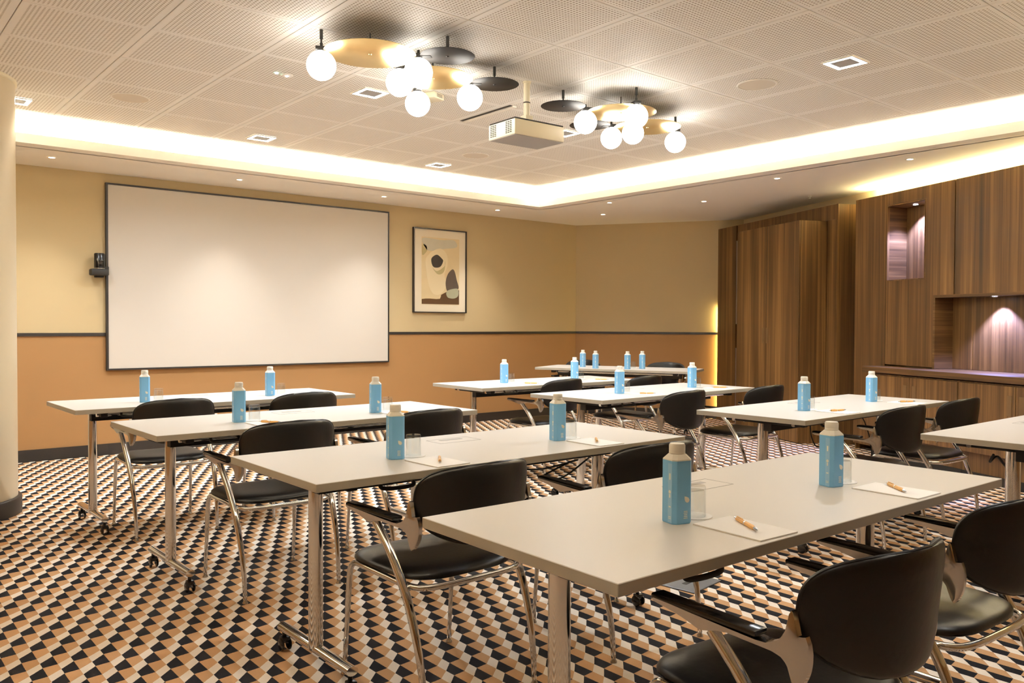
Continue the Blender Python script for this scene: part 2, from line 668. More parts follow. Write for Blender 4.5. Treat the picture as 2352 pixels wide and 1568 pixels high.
# ------------------------------------------------------------------ wood wall unit
def TS(mb, t0, t1, s0, s1, z0, z1, o, mi=0):
    return mb.box(-(t1 - o[0]), -(t0 - o[0]), s0 - o[1], s1 - o[1], z0, z1, mi)


def TSr(mb, t0, t1, s0, s1, z0, z1, o, r=.0025, mi=0):
    return mb.rbox(-(t1 - o[0]), -(t0 - o[0]), s0 - o[1], s1 - o[1], z0, z1, r=r, seg=1, mi=mi)


T_END = 3.3
o = (6.5, 5.65)
cab = thing('built_in_cupboard', 'tall walnut wall unit with lit niche and open recess at the right', 'cabinet', W(o[0], o[1]), ROT_CAB)
s1 = 5.548
c = MB()                         # carcass behind the fronts
TS(c, 7.165, 7.18, s1 + .02, 5.78, 0, 2.49, o)
TS(c, T_END, 7.165, s1 + .02, 5.78, 2.475, 2.49, o)
TS(c, T_END, T_END + .02, s1 + .02, 5.78, 0, 2.475, o)
c.build('carcass', 'walnut', cab)
c = MB()  # black sheet standing in for the shade inside the door gaps
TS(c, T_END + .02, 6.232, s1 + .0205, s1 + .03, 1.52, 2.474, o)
c.build('seam_shade_backing', 'matte_black', cab)


def panel(mb_boxes, name, mat='walnut'):
    mb = MB()
    for q in mb_boxes:
        TS(mb, *q, o)
    return mb.build(name, mat, cab)


e = .005
panel([(6.734 + e, 7.184, s1, s1 + .02, .06, 2.497)], 'front_panel')
# panel around the niche, notched over the recess
panel([(6.246 - .012, 6.734, s1, s1 + .02, 2.385, 2.497), (6.246 - .012, 6.734, s1, s1 + .02, .872, 1.662),
       (6.722, 6.734, s1, s1 + .02, 1.662, 2.385),
       (6.128, 6.234, s1, s1 + .02, .872, 2.497), (5.897 + e, 6.128, s1, s1 + .02, 1.512, 2.497)], 'front_panel')
seams = [5.895, 4.96, 4.05, T_END]
for a, b_ in zip(seams[1:], seams[:-1]):
    panel([(a + e, b_ - e, s1, s1 + .02, 1.512, 2.497)], 'door')
# niche box
nb = MB()
TS(nb, 6.246, 6.725, 5.768, 5.775, 1.672, 2.37, o)
nb.build('niche_back', 'walnut', cab)
nb = MB()
TS(nb, 6.725, 6.737, s1 + .001, 5.775, 1.66, 2.383, o)
TS(nb, 6.234, 6.246, s1 + .001, 5.775, 1.66, 2.383, o)
TS(nb, 6.246, 6.725, s1 + .001, 5.775, 2.37, 2.383, o)
TS(nb, 6.246, 6.725, s1 + .001, 5.775, 1.66, 1.672, o)
nb.build('niche_lining', 'walnut_horizontal', cab)
nf = MB()
for q in ((6.725, 6.731, s1 - .003, s1 + .018, 1.664, 2.379), (6.240, 6.246, s1 - .003, s1 + .018, 1.664, 2.379),
          (6.246, 6.725, s1 - .003, s1 + .018, 2.37, 2.379), (6.246, 6.725, s1 - .003, s1 + .018, 1.664, 1.672)):
    TS(nf, *q, o)
nf.build('niche_frame', 'walnut', cab)
# recess over the worktop
rb = MB()
TS(rb, 5.878, 6.105, 5.739, 5.748, .861, 1.488, o)
rb.build('recess_back', 'walnut', cab)
for a, b_ in ((5.0, 5.873), (4.12, 4.995), (T_END + .02, 4.115)):
    rb = MB()
    TS(rb, a, b_, 5.736, 5.748, .861, 1.488, o)
    rb.build('recess_back', 'walnut', cab)
rs_ = MB()
TS(rs_, 6.105, 6.128, s1 - .004, 5.748, .861, 1.512, o)
rs_.build('recess_side', 'walnut_horizontal', cab)
rt = MB()
TS(rt, T_END, 6.105, s1 - .004, 5.748, 1.488, 1.512, o)
rt.build('recess_top', 'walnut_horizontal', cab)

# worktop: one continuous slab
o = (5.0, 5.5)
wt = MB()
TSr(wt, T_END, 6.70, 5.261, 5.545, .807, .859, o)
TS(wt, T_END + .021, 6.10, 5.5449, 5.735, .815, .859, o)
tag(wt.build('worktop', 'walnut_horizontal', loc=W(o[0], o[1]), rz=ROT_CAB), 'long walnut worktop running under the lit recess', 'worktop')

# base cabinets
units = [(5.557, 6.638), (4.445, 5.553), (T_END, 4.441)]
ulab = ['walnut base cabinet under worktop, end nearest the tall closet', 'walnut base cabinet under the middle of the worktop',
        'walnut base cabinet under worktop at the right frame edge']
for (a, b_), lb in zip(units, ulab):
    o = ((a + b_) / 2, 5.4)
    u = thing('base_cabinet', lb, 'cabinet', W(o[0], o[1]), ROT_CAB, 'base cabinets')
    bd = MB()
    TS(bd, a, b_, 5.30, 5.545, .23, .795, o)
    bd.build('carcass', 'walnut', u)
    pl = MB()
    TS(pl, a, b_, 5.335, 5.545, 0, .229, o)
    pl.build('plinth', 'walnut', u)
    sk = MB()
    TS(sk, a, b_, 5.327, 5.3345, 0, .07, o)
    sk.build('kick_strip', 'matte_black', u)
    mid = (a + b_) / 2
    for (p, q, hx) in ((a + .002, mid - .002, mid - .055), (mid + .002, b_ - .002, mid + .055)):
        dd = MB()
        TSr(dd, p, q, 5.279, 5.299, .233, .785, o)
        dr = dd.build('door', 'walnut', u)
        hh = MB()
        TSr(hh, hx - .022, hx + .022, 5.2765, 5.2785, .56, .715, o, r=.0008)
        hh.build('handle', 'handle_bronze', dr)

# tall closet with projecting leaves
o = (8.6, 5.6)
cl = thing('tall_closet', 'tall walnut closet with projecting double door beside the corner wall', 'closet', W(o[0], o[1]), ROT_CAB)
def cpart(name, boxes, mat='walnut', par=None, r=0):
    mb = MB()
    for q in boxes:
        (TSr if r else TS)(mb, *q, o)
    return mb.build(name, mat, par or cl)


cpart('carcass', [(7.42, 9.85, 5.525, 5.775, 0, 2.47)])
cpart('side_panel', [(7.397, 7.419, 5.50, 5.775, 0, 2.494)])
cpart('front_panel', [(7.42, 9.36, 5.50, 5.524, 2.34, 2.494)])
cpart('front_panel', [(9.40, 9.85, 5.50, 5.524, 0, 2.494)])
cpart('front_panel', [(7.42, 7.57, 5.50, 5.524, 0, 2.339)])
cpart('door_frame', [(7.577, 7.60, 5.19, 5.50, 0, 2.334), (7.60, 8.80, 5.19, 5.50, 2.30, 2.334)])
for t0, t1, hx in ((7.577, 8.186, 8.155), (8.190, 8.80, 8.232)):
    dr = cpart('door', [(t0, t1, 5.165, 5.189, .01, 2.334)], r=1)
    h = MB()
    TSr(h, hx - .02, hx + .02, 5.1622, 5.1648, 1.04, 1.21, o, r=.0008)
    h.build('handle', 'handle_bronze', dr)
cpart('door_end', [(8.776, 8.80, 5.19, 5.50, .01, 2.30)])
cpart('metal_edge', [(9.365, 9.395, 5.50, 5.515, 1.25, 2.30), (9.365, 9.395, 5.50, 5.515, 0, .95)], 'door_metal')
# glow strip behind the closet's far edge
el_ = area('edge_strip_light', W(9.858, 5.545, .75), .02, 1.45, 8, (1.0, .78, .28))
el_.rotation_euler = (-DV).to_track_quat('Z', 'Y').to_euler()

# ------------------------------------------------------------------ whiteboard, camera, picture
wb = thing('whiteboard', 'large blank whiteboard screen with thin black frame on the front wall', 'whiteboard', (3.567, D0 - .02, 1.66))
hw, hh = 1.503, .854
MB().box(-hw, hw, -.012, .018, -hh, hh).build('panel', 'whiteboard_face', wb)
f = MB()
for a in ((-hw - .018, -hw, -.02, .018, -hh - .016, hh + .016), (hw, hw + .014, -.02, .018, -hh - .016, hh + .016),
          (-hw, hw, -.02, .018, hh, hh + .016), (-hw, hw, -.02, .018, -hh - .016, -hh)):
    f.box(*a)
f.build('frame', 'black_trim', wb)

vc = thing('video_camera', 'small black video camera on a bracket at the whiteboard edge', 'camera', (1.97, D0 - .10, 1.70))
MB().rbox(-.075, .075, -.05, .05, -.035, .025, r=.012).build('base', 'matte_black', vc, True)
MB().lathe([(.044, .0), (.046, .006), (.046, .128), (.04, .136)], 28, M=Matrix.Translation((.005, 0, .032))).build('camera_head', 'black_plastic', vc, True)
MB().lathe([(.047, 0), (.047, .006)], 28, M=Matrix.Translation((.005, 0, .026))).build('chrome_ring', 'silver', vc, True)
MB().lathe([(.018, 0), (.022, .008), (.016, .012)], 20, M=Matrix.Translation((.005, -.044, .10)) @ Matrix.Rotation(PI / 2, 4, 'X')).build('lens', 'black_plastic', vc, True)
b = MB().rbox(-.02, .055, .05, .098, -.05, .06, r=.004)
b.rbox(.05, .085, .0, .09, -.03, .05, r=.004)
b.build('bracket', 'matte_black', vc)

pw, ph = .391, .507
pic = thing('framed_picture', 'abstract framed print with black oval and brown shapes on the front wall', 'picture', (5.814, D0 - .016, 1.878))
f = MB()
for a in ((-pw, -pw + .012, -.022, .015, -ph, ph), (pw - .012, pw, -.022, .015, -ph, ph),
          (-pw + .012, pw - .012, -.022, .015, ph - .012, ph), (-pw + .012, pw - .012, -.022, .015, -ph, -ph + .012)):
    f.box(*a)
f.build('frame', 'black_trim', pic)
MB().box(-pw + .012, pw - .012, -.004, .014, -ph + .012, ph - .012).build('mat', 'mat_board', pic)
# print area: x from -.273 to .283, z from -.405 to .402
RX = Matrix.Rotation(PI / 2, 4, 'X')


def art(name, poly, y, mat, n=6, smoothp=True):
    # poly in fractions (u to the right, v down) of the print
    pts = [(-.273 + .556 * u, .402 - .807 * v) for u, v in poly]
    if smoothp:
        P = [Vector((a, b_, 0)) for a, b_ in pts]
        out = []
        m = len(P)
        for i in range(m):
            p0, p1, p2, p3 = P[i - 1], P[i], P[(i + 1) % m], P[(i + 2) % m]
            for k in range(n):
                t = k / n
                out.append(.5 * ((2 * p1) + (p2 - p0) * t + (2 * p0 - 5 * p1 + 4 * p2 - p3) * t * t + (3 * p1 - p0 - 3 * p2 + p3) * t ** 3))
        pts = [(q.x, q.y) for q in out]
    M_ = Matrix.Translation((0, y, 0)) @ RX
    return MB().prism(pts, 0, .0008, M=M_).build(name, mat, pic)


art('print_ground', [(0, 0), (1, 0), (1, 1), (0, 1)], -.0045, 'art_ground', smoothp=False)
art('print_shape', [(.02, .02), (.5, .03), (.85, .02), (.93, .12), (.6, .16), (.3, .2), (.12, .18)], -.0055, 'art_sky')
art('print_shape', [(.02, .12), (.12, .13), (.14, .2), (.05, .27), (.01, .25)], -.0055, 'art_olive')
art('print_shape', [(.3, .2), (.5, .16), (.66, .24), (.68, .4), (.6, .55), (.66, .7), (.5, .84), (.3, .84), (.18, .7), (.12, .5), (.1, .34), (.18, .26)], -.0065, 'art_pale')
art('print_shape', [(.28, .45), (.4, .5), (.6, .42), (.62, .34), (.6, .48), (.52, .54), (.4, .54)], -.0073, 'art_olive')
art('print_shape', [(.005, .925), (.1, .917), (.22, .915), (.38, .92), (.48, .915), (.505, .88), (.51, .855), (.57, .835), (.65, .81), (.8, .83), (.97, .79), (.995, .77), (.995, .995), (.005, .995)], -.0075, 'art_brown', smoothp=False)
art('print_shape', [(.27, .3), (.4, .255), (.53, .31), (.56, .35), (.49, .43), (.37, .45), (.29, .43), (.25, .36)], -.0083, 'art_black')
art('print_shape', [(.80, .465), (.87, .49), (.93, .62), (.98, .75), (.82, .78), (.68, .80), (.63, .68), (.68, .55)], -.0083, 'art_slate')
art('print_shape', [(.68, .79), (.82, .76), (.96, .76), (.97, .86), (.86, .905), (.70, .895), (.645, .84)], -.0092, 'art_sage')

# ------------------------------------------------------------------ ceiling fittings
def pos_label(d, p):
    return d[p]


LEDS = [((4.67, 2.545), 'square white light panel in ceiling above the nearest right tables'),
        ((2.87, 4.945), 'square white light panel in ceiling under the brass lamp cluster'),
        ((2.87, 6.745), 'square white light panel near the front cove above whiteboard'),
        ((4.67, 6.745), 'square white light panel near the front cove, right of the whiteboard'),
        ((1.07, 6.745), 'square white light panel beside the round column'),
        ((4.67, 4.945), 'square white light panel half hidden behind the projector')]
proto = None
for (x, y), lb in LEDS:
    x, y = GX0 + .6 * (round((x - GX0) / .6 - .5) + .5), GY0 + .6 * (round((y - GY0) / .6 - .5) + .5)
    if proto is None:
        proto = thing('light_panel', lb, 'ceiling light', (x, y, ZC), 0, 'square ceiling light panels')
        g = MB()
        z0, z1 = -.007, -.002
        a, b_ = .067, .090
        for q in ((-b_, -a, -b_, b_), (a, b_, -b_, b_), (-a, a, -b_, -a), (-a, a, a, b_)):
            g.box(*q, z0, z1)
        g.build('glowing_ring', 'led_glow', proto)
        g = MB()
        for q in ((-.1, -b_, -.1, .1), (b_, .1, -.1, .1), (-b_, b_, -.1, -b_), (-b_, b_, b_, .1)):
            g.box(*q, -.008, -.001)
        g.build('frame', 'paint_white', proto)
        MB().box(-a, a, -a, a, -.006, -.001).build('centre_plate', 'led_grey', proto)
    else:
        dup(proto, (x, y, ZC), 0, lb)
    spot('light_panel_lamp', (x, y, ZC - .05), 64.0, (.84, .92, 1.0), 160, 1.0, .04)

proto = None
for (x, y), lb in [((1.67, 6.145), 'round ceiling speaker near the column'), ((4.67, 3.145), 'large round ceiling speaker above right tables'),
                   ((4.67, 6.145), 'small looking round ceiling speaker near the far cove corner')]:
    x, y = GX0 + .6 * (round((x - GX0) / .6 - .5) + .5), GY0 + .6 * (round((y - GY0) / .6 - .5) + .5)
    if proto is None:
        proto = thing('ceiling_speaker', lb, 'speaker', (x, y, ZC), 0, 'round ceiling speakers')
        MB().lathe([(.115, -.004), (.115, -.001)], 40).build('grille', 'grille_cloth', proto, True)
        MB().lathe([(.115, -.001), (.115, -.006), (.122, -.007), (.128, -.003), (.128, -.0008)], 40, cap=False).build('rim', 'paint_white', proto, True)
    else:
        dup(proto, (x, y, ZC), 0, lb)

DOWN = [((1.509, 7.839), 'round downlight in front soffit beside the column'),
        ((3.118, 7.848), 'round downlight in front soffit over left part of the whiteboard'),
        ((4.722, 7.849), 'round downlight in front soffit over the whiteboard right end'),
        ((6.314, 7.861), 'round downlight in front soffit right of the framed picture'),
        ((7.548, 7.292), 'round downlight in soffit at the far corner'),
        ((6.876, 6.542), 'round downlight in right soffit closest to the cove corner'),
        ((7.588, 5.776), 'round downlight in right soffit in front of the closet'),
        ((6.907, 4.421), 'round downlight in right soffit between closet and wall unit'),
        ((6.932, 3.198), 'round downlight in right soffit nearest the lit niche'),
        ((5.2, .3), 'round downlight in the rear soffit on the right'),
        ((2.6, .3), 'round downlight in the rear soffit behind the nearest tables'),
        ((.4, .3), 'round downlight in the rear soffit above the viewer'),
        ((-1.15, 2.6), 'round downlight in left soffit towards the rear'),
        ((-1.15, 5.4), 'round downlight in left soffit behind the column')]
proto = None
for (x, y), lb in DOWN:
    if proto is None:
        proto = thing('downlight', lb, 'downlight', (x, y, ZS), 0, 'round soffit downlights')
        MB().lathe([(.024, -.003), (.024, -.001)], 20).build('lamp_lens', 'down_glow', proto, True)
        MB().lathe([(.024, -.001), (.024, -.004), (.034, -.005), (.040, -.002), (.040, -.0005)], 28, cap=False).build('rim', 'paint_white', proto, True)
    else:
        dup(proto, (x, y, ZS), 0, lb)
    spot('downlight_lamp', (x, y, ZS - .01), SPOT_P, SPOTC, 84, 1.0, .02)
for (t, s_, z, lb) in ((6.49, 5.66, 2.369, 'small cool downlight inside the upper niche'), (5.56, 5.64, 1.487, 'small cool downlight in the recess top')):
    p = W(t, s_, z)
    o2 = thing('niche_downlight', lb, 'downlight', p)
    MB().lathe([(.022, -.004), (.022, -.001)], 20).build('lamp_lens', 'down_cool', o2, True)
    MB().lathe([(.022, -.001), (.022, -.005), (.03, -.006), (.034, -.002), (.034, -.0005)], 24, cap=False).build('rim', 'silver', o2, True)
    spot('niche_lamp', (p.x, p.y, z - .012), 110.0, (.30, .36, 1.0), 100, .5, .01)

# small fittings
x, y = 2.268, 4.965
eg = thing('emergency_lamp', 'tiny glowing emergency lamp in a ceiling tile left of the lamps', 'lamp', (GX0 + .6 * (round((x - GX0) / .6 - .5) + .5), GY0 + .6 * (round((y - GY0) / .6 - .5) + .5), ZC))
MB().lathe([(.035, -.006), (.04, -.0008)], 24).build('rim', 'paint_white', eg, True)
MB().lathe([(.007, -.010), (.009, -.0065)], 16).build('lens', 'down_cool', eg, True)
MB().box(-.075, -.06, -.006, .006, -.005, -.0008).build('status_light', 'green_glow', eg)
dt = thing('smoke_detector', 'small cream detector box on ceiling behind the gold disc', 'detector', (3.201, 4.697, ZC), R(20))
MB().rbox(-.06, .06, -.06, .06, -.045, -.0008, r=.01).build('housing', 'projector_white', dt, True)
g = MB()
for k in range(3):
    g.box(-.03, .03, -.0612, -.0602, -.032 + k * .008, -.029 + k * .008)
g.build('slot', 'grille_dark', dt)
sp = thing('sprinkler', 'small white sprinkler head in the soffit above the closet', 'sprinkler', (8.12, 4.80, ZS))
MB().lathe([(.02, -.004), (.02, -.0005)], 16).build('rose', 'paint_white', sp, True)
MB().lathe([(.008, -.03), (.008, -.004)], 10).build('stem', 'silver', sp, True)
hs = thing('ceiling_slot', 'long thin slot with raised white flap in the ceiling by the projector', 'slot', (3.795, 4.876, ZC), R(0))
MB().box(-.012, .012, -.30, .30, -.003, -.0008).build('opening', 'grille_dark', hs)
MB().box(.013, .05, -.30, .30, -.010, -.0008).build('flap', 'paint_white', hs)

# ------------------------------------------------------------------ projector
PC = (3.504, 4.069)
pj = thing('ceiling_projector', 'white ceiling projector hanging on a pole between the lamp clusters', 'projector', (PC[0], PC[1], 2.41), R(-2))
MB().rbox(-.203, .203, -.137, .137, 0, .098, r=.008).build('body', 'projector_white', pj, True)
MB().box(-.198, .198, -.132, .132, -.002, .0).build('base_plate', 'led_grey', pj)
g = MB()
for y0_ in (-.105, .055):
    for a in range(3):
        for b_ in range(7):
            g.box(-.2045, -.2028, y0_ + a * .022, y0_ + a * .022 + .016, .016 + b_ * .011, .022 + b_ * .011)
g.build('vent_grille', 'grille_dark', pj)['kind'] = 'stuff'
MB().lathe([(.034, 0), (.034, .02), (.028, .03)], 28, M=Matrix.Translation((-.10, .137, .052)) @ Matrix.Rotation(-PI / 2, 4, 'X')).build('lens', 'black_plastic', pj, True)
MB().rbox(-.198, .198, -.132, .132, .098, .107, r=.003).build('top_cover', 'disc_black', pj)
pm = MB().rbox(-.045, .045, -.045, .045, .107, .122, r=.004)
pm.rbox(-.03, .03, -.03, .03, .122, .165, r=.004)
pm.build('mount_bracket', 'projector_white', pj)
MB().lathe([(.021, .165), (.021, .372), (.026, .373), (.026, .3835)], 20).build('pole', 'projector_white', pj, True)
MB().lathe([(.0225, .245), (.0225, .252)], 20).build('pole_ring', 'grille_dark', pj, True)

# ------------------------------------------------------------------ lamp clusters
def cluster(label, globes, golds, blacks, zdisc=2.684, zglobe=2.604):
    cx_ = sum(g[0] for g in globes) / len(globes)
    cy_ = sum(g[1] for g in globes) / len(globes)
    r_ = thing('pendant_cluster', label, 'ceiling lamp', (cx_, cy_, ZC), 0, 'brass disc lamp clusters')
    rel = lambda x_, y_: (x_ - cx_, y_ - cy_)
    zd = zdisc - ZC
    for n_, (x_, y_, rr, dz) in enumerate(golds):
        a, b2 = rel(x_, y_)
        M_ = Matrix.Translation((a, b2, zd + dz))
        MB().lathe([(rr - .002, -.0015), (rr, 0), (rr - .002, .0015)], 72, M=M_).build('gold_disc', 'brass', r_, True)
        MB().lathe([(.004, 0), (.004, -zd - dz - .001)], 8, M=M_).build('stem', 'matte_black', r_, True)
        MB().lathe([(.007, -.006), (.009, -.0018)], 12, M=M_).build('nut', 'brass', r_, True)
    for (x_, y_, rr, dz) in blacks:
        a, b2 = rel(x_, y_)
        M_ = Matrix.Translation((a, b2, zd + dz))
        MB().lathe([(rr - .002, -.0015), (rr, 0), (rr - .002, .0015)], 56, M=M_).build('black_disc', 'disc_black', r_, True)
        MB().lathe([(.005, .002), (.005, .05), (.009, .05), (.009, -zd - dz - .001)], 10, M=M_).build('stem', 'matte_black', r_, True)
        MB().lathe([(.007, -.006), (.009, -.0018)], 12, M=M_).build('nut', 'matte_black', r_, True)
    for (x_, y_, full) in globes:
        a, b2 = rel(x_, y_)
        zg = zglobe - ZC
        prof = [(max(.001, .0775 * math.sin(PI * k / 24)), -.0775 * math.cos(PI * k / 24)) for k in range(25)]
        g_ = MB().lathe(prof, 32, M=Matrix.Translation((a, b2, zg))).build('globe', 'globe_glass', r_, True)
        MB().lathe([(.022, 0), (.022, .012), (.008, .018), (.008, .045)], 16, M=Matrix.Translation((a, b2, zg + .0735))).build('globe_cap', 'matte_black', g_, True)
        # dark bracket from the cap to the nearest disc
        best = min(golds + blacks, key=lambda q: abs(math.hypot(q[0] - x_, q[1] - y_) - q[2]))
        ang = math.atan2(best[1] - y_, best[0] - x_)
        MB().box(-.030, .070, -.020, .020, -.004, .014, M=Matrix.Translation((a, b2, zd + .004)) @ Matrix.Rotation(ang, 4, 'Z')).build('bracket', 'matte_black', r_)
        if full:
            MB().lathe([(.005, 0), (.005, .045), (.009, .045), (.009, -zd - .016)], 10, M=Matrix.Translation((a, b2, zd + .014))).build('stem', 'matte_black', r_, True)
    return r_


cluster('left ceiling lamp cluster of brass discs, black discs and five globes',
        [(2.058, 4.06, 1), (2.543, 4.058, 0), (2.515, 3.824, 0), (2.871, 4.373, 0), (3.033, 4.049, 0)],
        [(2.285, 3.944, .246, 0), (2.783, 4.078, .235, -.004)], [(2.629, 3.712, .149, .004), (3.152, 3.961, .149, .004)])
cluster('right ceiling lamp cluster of brass discs, black discs and five globes',
        [(3.991, 4.026, 0), (4.131, 3.696, 1), (4.472, 4.242, 0), (4.474, 4.033, 0), (4.932, 4.023, 1)],
        [(4.22, 3.915, .24, 0), (4.661, 4.063, .243, -.004)], [(3.812, 4.056, .149, .004), (4.327, 4.318, .149, .004)])

# ------------------------------------------------------------------ tables
TW, TD, TZ = 1.78, .69, .746


def make_table(label):
    t = thing('training_table', label, 'table', (0, 0, 0), 0, 'grey flip-top training tables')
    top = MB().rbox(0, TW, 0, TD, TZ - .027, TZ, r=.0015, seg=1)
    for i_, fa in enumerate(top.f):
        zz = [top.v[k][2] for k in fa]
        if max(zz) - min(zz) > .01:
            top.mi[i_] = 1
    top = top.build('tabletop', ['laminate', 'laminate_edge_shaded'], t)
    # cable hatch
    h = MB()
    hx, hy, a, b_ = .90, .53, .105, .055
    for q in ((hx - a, hx + a, hy - b_, hy - b_ + .002), (hx - a, hx + a, hy + b_ - .002, hy + b_),
              (hx - a, hx - a + .002, hy - b_, hy + b_), (hx + a - .002, hx + a, hy - b_, hy + b_)):
        h.box(*q, TZ, TZ + .0006)
    h.box(hx - .055, hx + .055, hy + .012, hy + .034, TZ, TZ + .0008)
    h.build('cable_hatch', 'led_grey', top)
    u = MB().box(.16, TW - .16, .30, .36, TZ - .10, TZ - .028)
    u.build('beam', 'matte_black', t)
    MB().tube([(.15, .16, TZ - .05), (TW - .15, .16, TZ - .05)], .011).build('rail', 'chrome', t, True)
    MB().tube([(.15, .54, TZ - .05), (TW - .15, .54, TZ - .05)], .011).build('rail', 'chrome', t, True)
    for sx in (.18, TW - .18):
        lg = MB()
        # oval post
        pr_ = [(.024 * math.cos(2 * PI * k / 20), .031 * math.sin(2 * PI * k / 20)) for k in range(20)]
        lg.prism(pr_, .085, TZ - .06, M=Matrix.Translation((sx, .365, 0)))
        L = lg.build('leg', 'chrome', t, True)
        MB().rbox(sx - .02, sx + .02, .10, .60, TZ - .06, TZ - .028, r=.004).build('support_arm', 'matte_black', L)
        ft = MB()
        pf = [(.022 * math.cos(2 * PI * k / 16), .016 * math.sin(2 * PI * k / 16)) for k in range(16)]
        ft.prism(pf, .10, .64, M=Matrix.Translation((sx, 0, .088)) @ Matrix.Rotation(-PI / 2, 4, 'X') @ Matrix.Rotation(PI, 4, 'Z'))
        ft.build('foot_bar', 'chrome', L, True)
        for yy in (.115, .625):
            c_ = MB()
            c_.lathe([(.008, .045), (.008, .072), (.014, .073)], 12, M=Matrix.Translation((sx, yy, 0)))
            c_.rbox(sx - .016, sx + .016, yy - .022, yy + .012, .032, .055, r=.005)
            for k in (-.019, .011):
                c_.lathe([(.021, 0), (.024, .002), (.024, .006), (.021, .008)], 20,
                         M=Matrix.Translation((sx + k, yy - .006, .0245)) @ Matrix.Rotation(PI / 2, 4, 'Y'))
            c_.build('caster', 'black_plastic', L, True)
    fl = MB().tube(smooth_path([(.26, .06, TZ - .032), (.26, .05, TZ - .05), (.30, .045, TZ - .056), (.38, .05, TZ - .056), (.40, .08, TZ - .045), (.40, .12, TZ - .032)]), .007)
    fl.build('flip_lever', 'matte_black', t, True)
    return t


TABLES = {
    'T1': (1.164, 1.078, -1.06, 'nearest light grey table on chrome legs in the foreground'),
    'T2': (1.164, 2.33, 0, 'light grey table directly behind the nearest one, left column'),
    'T3': (1.121, 3.754, 1.1, 'light grey table second from the whiteboard, left column'),
    'T4': (1.092, 5.121, 1.0, 'light grey table closest to the whiteboard'),
    'T5': (3.901, 3.761, 1.8, 'light grey table in middle of the right column'),
    'T6': (3.922, 2.328, .8, 'light grey table in front of the wood base cabinets'),
    'T7': (3.873, 1.031, 0, 'light grey table cut off by the right frame edge'),
    'T8': (3.90, 5.035, -1.2, 'light grey table farthest back in the right column'),
    'T9': (6.30, 7.15, -65.6, 'light grey table set slantwise in the far corner'),
}
tab = make_table(TABLES['T1'][3])
for k, (x, y, a, lb) in TABLES.items():
    if k == 'T1':
        tab.location = (x, y, 0)
        tab.rotation_euler = (0, 0, R(a))
    else:
        dup(tab, (x, y, 0), R(a), lb)


def tpos(k, lx_, ly_):
    x, y, a, _ = TABLES[k]
    a = R(a)
    return x + math.cos(a) * lx_ - math.sin(a) * ly_, y + math.sin(a) * lx_ + math.cos(a) * ly_


# ------------------------------------------------------------------ chairs
def sup(a, n):
    return (abs(a) ** n)


